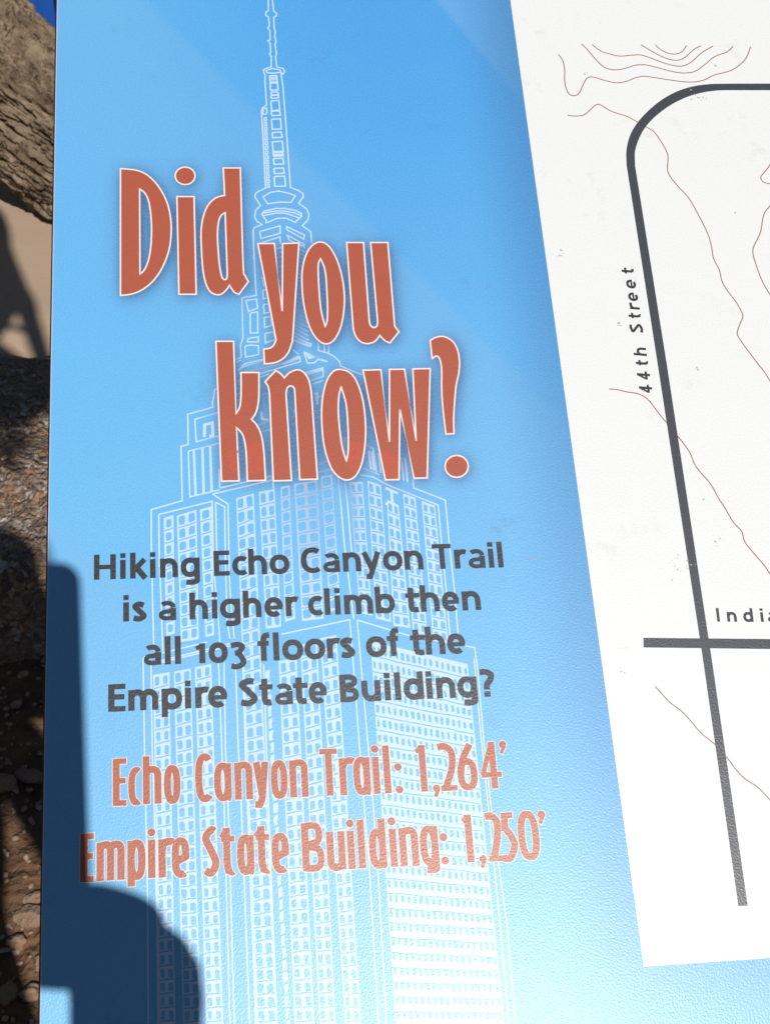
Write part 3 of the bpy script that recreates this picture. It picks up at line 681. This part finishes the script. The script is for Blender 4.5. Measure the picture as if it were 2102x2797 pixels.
# ---- posts that carry the panel (behind and below it)
GZ = -0.95
def box(name, x0, x1, y0, y1, z0, z1, m, parent=None, bev=.004, **props):
    bm = bmesh.new(); bmesh.ops.create_cube(bm, size=1)
    for v in bm.verts: v.co = Vector((x0 + (v.co.x + .5) * (x1 - x0), y0 + (v.co.y + .5) * (y1 - y0), z0 + (v.co.z + .5) * (z1 - z0)))
    if bev: bmesh.ops.bevel(bm, geom=bm.edges[:], offset=bev, segments=2, affect='EDGES', profile=.5)
    me = bpy.data.meshes.new(name); bm.to_mesh(me); bm.free()
    return link(name, me, m, parent, **props)
IW = Matrix.Rotation(-TILT, 4, 'X')
for x in (.12, .40):
    o = box('post', x - .04, x + .04, .02, .10, GZ - .1, .0, M_STEEL, sign); o.matrix_parent_inverse = IW
    box('bracket', x - .05, x + .05, -.22, .30, -.034, -.0135, M_STEEL, sign)

# ------------------------------------------------------------------ ground beyond the sign
def hit(x, y, z=GZ):
    """where the view line through a point of the 1662 x 2212 frame meets height z"""
    r = ray(x, y); return CAM + r * (z - CAM[2]) / r[2]
def fbm(x, y, z, o=5):
    return noise.fractal(Vector((x, y, z)), 1.0, 2.0, o)
M_SOIL = mat('red brown soil', (.21, .115, .062), .95, .1, bump=(46, .9, .02), var=(30, (.13, .075, .045), .9))
M_SAND = mat('tan trodden sand', (.50, .37, .255), .95, .1, bump=(90, .35, .004), var=(7, (.50, .355, .25), .8))
gxs = np.concatenate([[-60, -20, -6, -2.5], np.arange(-1.4, .45, .02), [1, 2.5, 8, 20, 60]]); gys = np.concatenate([[-40, -10, -3], np.arange(-1.2, 3.0, .025), [3.5, 4.5, 6, 10, 30, 120]])
V, Fc = [], []
for b in gys:
    for a in gxs:
        near = -1.4 < a < .45 and -1.2 < b < 3
        V.append((a, b, GZ + (.018 * fbm(a * 5, b * 5, 2) + .012 * fbm(a * 19, b * 19, 7) if near else 0)))
for j in range(len(gys) - 1):
    for i in range(len(gxs) - 1):
        a = j * len(gxs) + i; Fc.append((a, a + 1, a + len(gxs) + 1, a + len(gxs)))
pyobj('ground', V, Fc, M_SOIL, None, True, kind='structure')
V, Fc = [], []
P0x, P1x, P0y, P1y = -4.0, 3.0, 1.72, 3.9
for j in range(60):
    for i in range(90):
        a, b = P0x + (P1x - P0x) * i / 89, P0y + (P1y - P0y) * j / 59
        ed = min(1, (b - P0y) / .3)
        V.append((a, b, GZ + .034 * ed - .02 + .006 * fbm(a * 4, b * 4, 5)))
for j in range(59):
    for i in range(89):
        a = j * 90 + i; Fc.append((a, a + 1, a + 91, a + 90))
pyobj('path', V, Fc, M_SAND, None, True, kind='structure')

# boulder: conglomerate ledge beside the sign
def lump(name, ctr, rad, seed, m, rough=.18, sub=4, label=None, cat=None, group=None, fine=.03, parent=None):
    bm = bmesh.new(); bmesh.ops.create_icosphere(bm, subdivisions=sub, radius=1)
    for v in bm.verts:
        n = v.co.normalized(); k = 1 + rough * fbm(n.x * 1.3 + seed, n.y * 1.3, n.z * 1.3, 4) + fine * fbm(n.x * 7 + seed, n.y * 7, n.z * 7, 4)
        v.co = Vector((n.x * k * rad[0], n.y * k * rad[1], n.z * k * rad[2]))
    me = bpy.data.meshes.new(name); bm.to_mesh(me); bm.free()
    o = link(name, me, m, parent, True); o.location = ctr
    if label: o['label'] = label
    if cat: o['category'] = cat
    if group: o['group'] = group
    return o
mr = bpy.data.materials.new('conglomerate rock'); mr.use_nodes = True
t = mr.node_tree; p = t.nodes['Principled BSDF']; p.inputs['Roughness'].default_value = .75; p.inputs['Specular IOR Level'].default_value = .35
tc = t.nodes.new('ShaderNodeTexCoord')
vo = t.nodes.new('ShaderNodeTexVoronoi'); vo.inputs['Scale'].default_value = 120
nd = t.nodes.new('ShaderNodeTexNoise'); nd.inputs['Scale'].default_value = 45; nd.inputs['Detail'].default_value = 4; t.links.new(tc.outputs['Object'], nd.inputs['Vector'])
vm = t.nodes.new('ShaderNodeVectorMath'); vm.operation = 'MULTIPLY_ADD'; vm.inputs[1].default_value = (.03, .03, .03)
t.links.new(nd.outputs['Color'], vm.inputs[0]); t.links.new(tc.outputs['Object'], vm.inputs[2]); t.links.new(vm.outputs[0], vo.inputs['Vector'])
rp = t.nodes.new('ShaderNodeValToRGB'); e_ = rp.color_ramp.elements
e_[0].color = (.10, .075, .06, 1); e_[1].color = (.66, .58, .48, 1)
for pos, c in ((.3, (.20, .14, .11, 1)), (.55, (.48, .25, .10, 1)), (.75, (.36, .28, .22, 1))):
    q_ = e_.new(pos); q_.color = c
sp = t.nodes.new('ShaderNodeSeparateColor'); t.links.new(vo.outputs['Color'], sp.inputs[0]); t.links.new(sp.outputs[0], rp.inputs[0])
n2 = t.nodes.new('ShaderNodeTexNoise'); n2.inputs['Scale'].default_value = 14; n2.inputs['Detail'].default_value = 6; t.links.new(tc.outputs['Object'], n2.inputs['Vector'])
t.links.new(mixc(t, smooth(t, n2.outputs[0], .35, .65, 0, .75), rp.outputs[0], (.24, .17, .13)), p.inputs['Base Color'])
b = t.nodes.new('ShaderNodeBump'); b.inputs['Strength'].default_value = 1; b.inputs['Distance'].default_value = .012
n3 = t.nodes.new('ShaderNodeTexNoise'); n3.inputs['Scale'].default_value = 110; n3.inputs['Detail'].default_value = 4; t.links.new(tc.outputs['Object'], n3.inputs['Vector'])
t.links.new(mnode(t, 'ADD', mnode(t, 'MULTIPLY', vo.outputs['Distance'], -1.0), n3.outputs[0]), b.inputs['Height']); t.links.new(b.outputs[0], p.inputs['Normal'])
bc = hit(40, 1130)
lump('boulder', (bc[0] - .10, bc[1] + .02, GZ - .03), (.62, .42, .25), 4.2, mr, .22, 5, 'rough reddish conglomerate boulder half in shadow left of the sign', 'boulder', None, .05)

# stones and gravel in front of it
M_STONE = mat('pinkish stone', (.31, .21, .14), .85, .2, bump=(90, .9, .01), var=(22, (.26, .16, .10), .9))
LBL = ['broad pale stone by the panel edge in the sunlit patch', 'flat tan stone below the pale stone at the panel edge', 'small rounded tan stone at the lower end of the sunlit patch',
       'larger rounded stone half in shade left of the sunlit patch', 'small pale stone just above the broad pale stone', 'dark stone in shade near the bottom of the strip',
       'flat shaded stone well above the sunlit patch', 'shaded angular stone at the left frame edge above the sunlit patch', 'shaded stone low at the left frame edge']
for k, (x, y, sx, sy, sz) in enumerate(((72,1985,.038,.026,.018),(78,1945,.030,.016,.014),(88,2085,.014,.018,.014),(38,2040,.022,.016,.015),(100,1890,.014,.020,.016),(70,2150,.024,.018,.016),(66,1680,.034,.018,.014),(8,1700,.030,.026,.02),(20,2150,.02,.02,.015))):
    h = hit(x, y); o = lump('stone', (h[0], h[1], GZ + sz * .3), (sx * .6, sy * .6, sz * .55), 11 + k * 3.7, M_STONE, .3, 3, LBL[k], 'stone', 'stones lying on the soil beside the sign', .05)
    o.rotation_euler = (0, 0, random.uniform(-.5, .5))
V, Fc = [], []
ico = bmesh.new(); bmesh.ops.create_icosphere(ico, subdivisions=1, radius=1)
iv = [v.co.copy() for v in ico.verts]; ifc = [tuple(v.index for v in f.verts) for f in ico.faces]; ico.free()
for k in range(5200):
    a, b_ = random.uniform(-.95, -.12), random.uniform(.05, 1.75)
    r_ = random.uniform(.0015, .0055) * (1.8 if random.random() < .08 else 1)
    base = len(V); rz = random.uniform(0, 6.28); sq = random.uniform(.4, .8)
    for v in iv:
        q_ = v * r_ * random.uniform(.8, 1.2)
        V.append((a + q_.x * math.cos(rz) - q_.y * math.sin(rz) * .7, b_ + q_.x * math.sin(rz) + q_.y * math.cos(rz) * .7, GZ + .012 * fbm(a * 5, b_ * 5, 2) + r_ * .3 + q_.z * sq))
    Fc += [tuple(base + i for i in f) for f in ifc]
pyobj('gravel', V, Fc, mat('gravel', (.30, .19, .12), .9, .2, var=(60, (.46, .36, .28), .8)), kind='stuff')

# ------------------------------------------------------------------ leaning tree
M_BARK = mat('fissured bark', (.345, .258, .17), .95, .1, bump=(130, 1.0, .012), var=(18, (.16, .115, .072), .95))
def tube(path, radii, seg, amp=0.0, seed=0, ridged=False, caps=True):
    P = [np.array(p, float) for p in path]; V, Fc = [], []
    ref = np.array([.3, .2, 1.0]); prev = None; acc = 0
    for i, p in enumerate(P):
        tn = unit(P[min(i + 1, len(P) - 1)] - P[max(i - 1, 0)])
        u = np.cross(tn, ref) if prev is None else prev - tn * (prev @ tn)
        u = unit(u); prev = u; v = np.cross(tn, u)
        if i: acc += np.linalg.norm(p - P[i - 1])
        for k in range(seg):
            a = 2 * math.pi * k / seg; r = radii[i]
            if amp:
                ca, sa = math.cos(a), math.sin(a)
                wv = .5 * fbm(ca * 1.2 + seed, sa * 1.2, acc * 3, 3)
                n1 = fbm(ca * 4.6 + seed + wv, sa * 4.6, acc * 3.4 + wv, 4)
                n2 = fbm(ca * 11 + wv * 2, sa * 11 + seed, acc * 8.5, 4)
                n3 = fbm(ca * 26, sa * 26 + seed, acc * 26, 3)
                d = 1.0 * fbm(ca * .9 + seed, sa * .9, acc * 1.7, 2) - .95 * math.exp(-(n1 / .060) ** 2) - .62 * math.exp(-(n2 / .085) ** 2) + .38 * n2 + .22 * n3
                r = r * (1 + amp * d)
            V.append(p + (u * math.cos(a) + v * math.sin(a)) * r)
    for i in range(len(P) - 1):
        for k in range(seg):
            a, b = i * seg + k, i * seg + (k + 1) % seg
            Fc.append((a, b, b + seg, a + seg))
    if caps: Fc += [tuple(reversed(range(seg))), tuple(range((len(P) - 1) * seg, len(P) * seg))]
    return V, Fc
def poly_path(ctrl, n): return catmull([tuple(c) for c in ctrl], False, n)
def at(x, y, d): r = ray(x, y); return CAM + r * d
tree = empty('leaning_tree', tuple(hit(560, 640)), label='grey brown leaning tree trunk with cracked bark behind the panel corner', category='tree')
TI = Matrix.Translation(-Vector(tree.location))
def tpart(name, V, Fc, m, parent=tree, inv=TI, **kw):
    o = pyobj(name, V, Fc, m, parent, **kw)
    if inv is not None: o.matrix_parent_inverse = inv
    return o
g0 = hit(640, 640); g0[2] -= .40
path = poly_path([g0, at(420, 500, 3.05), at(240, 356, 3.04), at(105, 259, 3.02), at(0, 178, 3.00), at(-150, 50, 2.95), at(-420, -150, 2.9)], 110)
rad = np.interp(np.linspace(0, 1, len(path)), [0, .18, .5, .66, .8, 1], [.32, .23, .192, .188, .200, .13])
Vt, Ft = tube(path, rad, 320, .15, 3.3)
tpart('trunk', Vt, Ft, M_BARK, smooth=True)
M_LEAF = mat('dusty green leaf', (.075, .10, .035), .6, var=(9, (.11, .13, .05), .8))
def crown(pts, n, spread, size):
    V, Fc = [], []
    for k in range(n):
        c = np.array(random.choice(pts)) + np.array([random.gauss(0, spread) for _ in range(3)])
        a = unit([random.gauss(0, 1) for _ in range(3)]); b = unit(np.cross(a, [random.gauss(0, 1) for _ in range(3)]))
        l_, w_ = size * random.uniform(.6, 1.3), size * .28; i = len(V)
        V += [c - a * l_, c + b * w_, c + a * l_, c - b * w_ + np.cross(a, b) * w_ * .5]; Fc.append((i, i + 1, i + 2, i + 3))
    return V, Fc
top = path[-1]; ends = []
for k, (dx, dy, dz) in enumerate(((-.5,.2,.9),(-1.1,.3,.5),(-.9,-.1,1.1),(-.2,.6,1.0))):
    e2 = top + np.array([dx, dy, dz]); ends += [e2, top * .4 + e2 * .6]
    Vt, Ft = tube(poly_path([top - np.array([0, 0, .03]), top + np.array([dx, dy, dz]) * .5 + np.array([0, 0, -.08]), e2], 6), np.linspace(.08, .012, 13), 10)
    tpart('limb', Vt, Ft, M_BARK, smooth=True)
Vt, Ft = crown(ends, 1500, .28, .035); tpart('crown', Vt, Ft, M_LEAF)

# blue bin beyond the trunk
M_BIN = mat('blue plastic', (.006, .075, .36), .38, .5, bump=(400, .05, .001))
M_BLACK = mat('black rubber', (.008, .008, .010), .6)
bq = hit(78, 95); bn = empty('blue_bin', (bq[0], bq[1] + .25, GZ), label='blue plastic bin standing beyond the leaning trunk', category='bin')
bx = .118
bod = box('body', -.28, bx - .03, -.25, .25, .02, 1.0, M_BIN, bn, .02)
for x in (-.19, .035): box('rib', x - .006, x + .006, -.256, -.2515, .06, .9, M_BIN, bn, .001)
box('corner_trim', bx - .028, bx - .004, -.258, -.18, .0, 1.0, M_BLACK, bn, .004)
box('lid', -.30, bx, -.27, .27, 1.002, 1.05, M_BIN, bn, .015)
Vt, Ft = tube([(-.052, -.30, .10), (-.052, -.262, .10)], [.068, .068], 28); pyobj('wheel', Vt, Ft, M_BLACK, bn)

# ------------------------------------------------------------------ tree behind the photographer, whose boughs shade the ground
mes = empty('overhanging_tree', (-4.2, -1.6, GZ), label='spreading tree behind the photographer with boughs reaching overhead', category='tree')
MI = Matrix.Translation(-Vector(mes.location))
def sh(x, y, d, z=GZ + .03): return hit(x, y, z) + L * d
root = np.array([-4.2, -1.6, GZ - .1])
Vt, Ft = tube(poly_path([root, root + np.array([.15, -.1, 1.2]), root + np.array([.5, -.2, 2.3])], 10), np.linspace(.24, .15, 21), 20, .05, 8)
tpart('trunk', Vt, Ft, M_BARK, mes, MI, smooth=True)
fork = root + np.array([.5, -.2, 2.3])
def bough(pts, radii, n=8):
    P = poly_path([fork] + [np.array(p) for p in pts], n)
    Vt, Ft = tube(P, np.interp(np.linspace(0, 1, len(P)), np.linspace(0, 1, len(radii)), radii), 12, .04, 2)
    tpart('limb', Vt, Ft, M_BARK, mes, MI, smooth=True)
Zb = GZ + .14
bough([sh(-420, 560, 3.2, Zb), sh(-160, 720, 3.1, Zb), sh(-40, 800, 3.0, Zb), sh(20, 850, 3.0, Zb), sh(62, 885, 3.0, Zb), sh(88, 905, 3.0, Zb)], [.13, .12, .12, .115, .10, .065, .02])
bough([sh(-300, 250, 3.3), sh(-40, 430, 3.2), sh(8, 540, 3.2), sh(50, 645, 3.2), sh(80, 730, 3.2), sh(96, 775, 3.2)], [.06, .03, .025, .024, .024, .022, .02])
for pts in ([(-300,640),(-30,600),(40,610),(70,640),(84,690)], [(-300,600),(-40,680),(30,700),(70,712),(92,700)], [(-300,620),(-40,640),(10,655),(40,668)]):
    bough([sh(*q_, 3.3) for q_ in pts], [.03, .010, .009, .007, .004])
for x, y in ((0,960),(25,985),(-30,900),(30,940)):
    Vt, Ft = crown([sh(x, y, 3.0, Zb)], 60, .022, .016); tpart('leaf_cluster', Vt, Ft, M_LEAF, mes, MI, kind='stuff')
Vt, Ft = crown([np.array([random.uniform(-3.6, -1.2), random.uniform(-4.2, -.9), random.uniform(1.0, 3.4)]) for _ in range(60)], 9000, .22, .055); tpart('crown', Vt, Ft, M_LEAF, mes, MI)  # unseen crown, added to block sky light and its reflection on the panel

# ------------------------------------------------------------------ the photographer, behind the camera (its shadow falls on the panel and the ground)
def cw(u, v, d): return CAM + RIGHT * u + UP * v - FWD * d
M_SKIN = mat('skin', (.42, .25, .17), .5, bump=(300, .1, .001))
M_SHIRT = mat('grey shirt', (.16, .17, .19), .9, bump=(500, .3, .001), var=(20, (.13, .14, .16), .6))
M_TROUSER = mat('khaki trousers', (.22, .17, .11), .9, bump=(500, .3, .001))
M_HAT = mat('straw coloured hat', (.42, .34, .22), .85, bump=(300, .3, .002))
M_HAIR = mat('dark hair', (.03, .02, .015), .7, bump=(200, .5, .003))
M_PHONE = mat('black phone glass', (.01, .01, .012), .15)
def skin(name, pts, edges, radii, m, parent, inv, sub=2):
    me = bpy.data.meshes.new(name); me.from_pydata([tuple(p) for p in pts], edges, []); me.update()
    o = link(name, me, m, None)
    md = o.modifiers.new('skin', 'SKIN'); md.use_smooth_shade = True
    for i, r in enumerate(radii):
        rr = r if isinstance(r, tuple) else (r, r)
        me.skin_vertices[0].data[i].radius = rr
    me.skin_vertices[0].data[0].use_root = True
    o.modifiers.new('sub', 'SUBSURF').levels = sub; o.modifiers['sub'].render_levels = sub
    dg = bpy.context.evaluated_depsgraph_get(); dg.update()
    nm = bpy.data.meshes.new_from_object(o.evaluated_get(dg)); o.modifiers.clear(); o.data = nm
    nm.materials.clear(); nm.materials.append(m)
    o.parent = parent; o.matrix_parent_inverse = inv
    return o
head = cw(-.127, -.022, 0) + L * .45
hx, hy, hz = head
pers = empty('person', (hx, hy - .02, GZ), label='person in a grey shirt and brimmed hat holding up a phone', category='person')
PI_ = Matrix.Translation(-Vector(pers.location))
fl_ = GZ
Hc = np.array([hx, hy, hz]); px, py = hx - .085, hy - .03
yaw = math.radians(58); ax = np.array([math.cos(yaw), math.sin(yaw), 0]); ay = np.array([-math.sin(yaw), math.cos(yaw), 0])
def bp(s, f, z): return np.array([px, py, 0]) + ax * s + ay * f + np.array([0, 0, fl_ + z])
hh = hz - fl_
sz_ = hh - .24
wrist = cw(.0395, -.182, .03)
elbow = cw(.10, -.33, .13)
shR = bp(.155, 0, sz_ - .02)
pts = [bp(0, 0, .93) + np.array([.06, 0, 0]), bp(0, 0, 1.08) + np.array([.0, 0, 0]), bp(0, .01, sz_ - .12), bp(0, 0, sz_ + .03), Hc + np.array([0, .0, -.09]), Hc + np.array([0, .005, 0]), Hc + np.array([0, 0, .07]),
       shR, elbow, cw(.052, -.25, .07), wrist,
       bp(-.155, 0, sz_ - .02), bp(-.20, -.02, sz_ - .29), bp(-.19, .06, sz_ - .53),
       bp(.085, 0, .84), bp(.09, .02, .48), bp(.09, 0, .09), bp(.10, .12, .04),
       bp(-.085, 0, .84), bp(-.09, .02, .48), bp(-.09, 0, .09), bp(-.10, .12, .04)]
edg = [(0,1),(1,2),(2,3),(3,4),(4,5),(5,6),(2,7),(7,8),(8,9),(9,10),(2,11),(11,12),(12,13),(0,14),(14,15),(15,16),(16,17),(0,18),(18,19),(19,20),(20,21)]
rd = [(.12,.10),(.105,.09),(.115,.10),.052,.060,(.075,.092),(.06,.07),.058,.045,.040,.033,.058,.045,.030,.082,.056,.042,.04,.082,.056,.042,.04]
bdy = skin('body', pts, edg, rd, M_SHIRT, pers, PI_)
bdy.data.materials.append(M_TROUSER); bdy.data.materials.append(M_SKIN)
for f in bdy.data.polygons:
    c = f.center
    f.material_index = 1 if c.z < fl_ + .93 else 2 if (c.z > fl_ + sz_ + .02 and (Vector((c.x, c.y)) - Vector((hx, hy))).length < .14) else 0
# brimmed hat and hair shaped to fill the cast shadow; face details, phone, hand
def lathe(prof, ctr, seg=40, tilt=0):
    V, Fc = [], []
    for r, z in prof:
        for k in range(seg):
            a = 2 * math.pi * k / seg; V.append((ctr[0] + r * math.cos(a), ctr[1] + r * math.sin(a) + z * tilt, ctr[2] + z))
    for i in range(len(prof) - 1):
        for k in range(seg):
            a, b = i * seg + k, i * seg + (k + 1) % seg; Fc.append((a, b, b + seg, a + seg))
    return V, Fc
Vt, Ft = lathe([(.001, .124), (.09, .1235), (.116, .118), (.124, .108), (.122, .06), (.118, .035), (.124, .026), (.128, .027), (.1285, .023), (.124, .019), (.09, .028), (.085, .06), (.001, .122)], Hc)
tpart('hat', Vt, Ft, M_HAT, pers, PI_, smooth=True)
for s_ in (-1, 1):
    o = lump('eye', tuple(Hc + np.array([s_ * .032, .088, .005])), (.012, .012, .010), 1, mat('eye white', (.7, .7, .68), .2), 0, 3, parent=pers); o.matrix_parent_inverse = PI_
    o = lump('ear', tuple(Hc + np.array([s_ * .080, -.005, -.005])), (.012, .022, .032), 2, M_SKIN, .1, 3, parent=pers); o.matrix_parent_inverse = PI_
o = lump('nose', tuple(Hc + np.array([0, .098, -.02])), (.014, .018, .024), 3, M_SKIN, .05, 3, parent=pers); o.matrix_parent_inverse = PI_
o = lump('mouth', tuple(Hc + np.array([0, .086, -.058])), (.026, .010, .007), 5, mat('lips', (.40, .16, .13), .5), .05, 3, parent=pers); o.matrix_parent_inverse = PI_
o = lump('hair', tuple(Hc + np.array([0, -.030, -.055])), (.092, .080, .150), 8, M_HAIR, .06, 3, parent=pers); o.matrix_parent_inverse = PI_
# phone: top right corner carries the lens
phn = empty('phone', tuple(cw(0, 0, .01)), label='black phone held upright in the right hand', category='phone')
bm = bmesh.new(); bmesh.ops.create_cube(bm, size=1)
for v in bm.verts: v.co = Vector((-.0235 + v.co.x * .078, -.0620 + v.co.y * .1735, .0095 + v.co.z * .009))
ve = [e3 for e3 in bm.edges if abs((e3.verts[0].co - e3.verts[1].co).z) > .005]
bmesh.ops.bevel(bm, geom=ve, offset=.010, segments=6, affect='EDGES', profile=.5)
me = bpy.data.meshes.new('phone_body'); bm.to_mesh(me); bm.free()
o = link('phone_body', me, M_PHONE, phn); RM = M @ Matrix.Rotation(.024, 4, 'Z'); o.matrix_parent_inverse = Matrix.Translation(-phn.location); o.matrix_basis = RM
Vt, Ft = tube([cw(0, 0, .0044), cw(0, 0, .0052)], [.005, .005], 24); tpart('lens_ring', Vt, Ft, M_PHONE, phn, Matrix.Translation(-phn.location))
# right hand closed round the lower right of the phone
secs = [(-.1140, .022, .002, .006), (-.1150, .024, .009, .010), (-.1195, .027, .0145, .013), (-.127, .032, .021, .015), (-.1335, .036, .0255, .0165), (-.144, .0405, .0275, .017),
        (-.156, .0415, .0275, .017), (-.168, .0410, .0270, .018), (-.185, .0405, .0265, .020), (-.205, .0430, .0270, .023), (-.230, .049, .030, .026)]
V, Fc = [], []
for v_, u_, ru, rd_ in secs:
    for k in range(24):
        a_ = 2 * math.pi * k / 24
        V.append(cw(u_ + ru * math.copysign(abs(math.cos(a_)) ** .85, math.cos(a_)), v_, .021 - v_ * .0 + (max(0, -.17 - v_)) * .6 + rd_ * math.sin(a_)))
for i in range(len(secs) - 1):
    for k in range(24): Fc.append((i * 24 + k, i * 24 + (k + 1) % 24, (i + 1) * 24 + (k + 1) % 24, (i + 1) * 24 + k))
Fc += [tuple(range(23, -1, -1))][::1]; Fc.append(tuple(range((len(secs) - 1) * 24, len(secs) * 24)))
hand = tpart('hand', V, Fc, M_SKIN, pers, PI_, smooth=True)
for k, (v0, ln) in enumerate(((-.1235, .066), (-.1335, .072), (-.1420, .066), (-.1490, .052))):
    fp = [cw(.030, v0 - .004, .020), cw(.030, v0, .004), cw(.020, v0 + .001, -.007), cw(.030 - ln * .62, v0 + .002, -.0075), cw(.030 - ln, v0 + .003, -.005)]
    o = skin('finger', fp, [(0, 1), (1, 2), (2, 3), (3, 4)], [.0085, .009, .0085, .0078, .0068], M_SKIN, pers, PI_)
    o.parent = hand; o.matrix_parent_inverse = Matrix.Translation(-Vector(pers.location))
    o.matrix_parent_inverse = (pers.matrix_basis @ PI_).inverted() @ Matrix.Identity(4) if False else PI_ @ Matrix.Translation(pers.location)
tp = [cw(.040, -.142, .024), cw(.048, -.126, .022), cw(.036, -.122, .024), cw(.018, -.116, .024)]
o = skin('thumb', tp, [(0, 1), (1, 2), (2, 3)], [.013, .0115, .010, .008], M_SKIN, pers, PI_)
o.parent = hand; o.matrix_parent_inverse = Matrix.Identity(4)
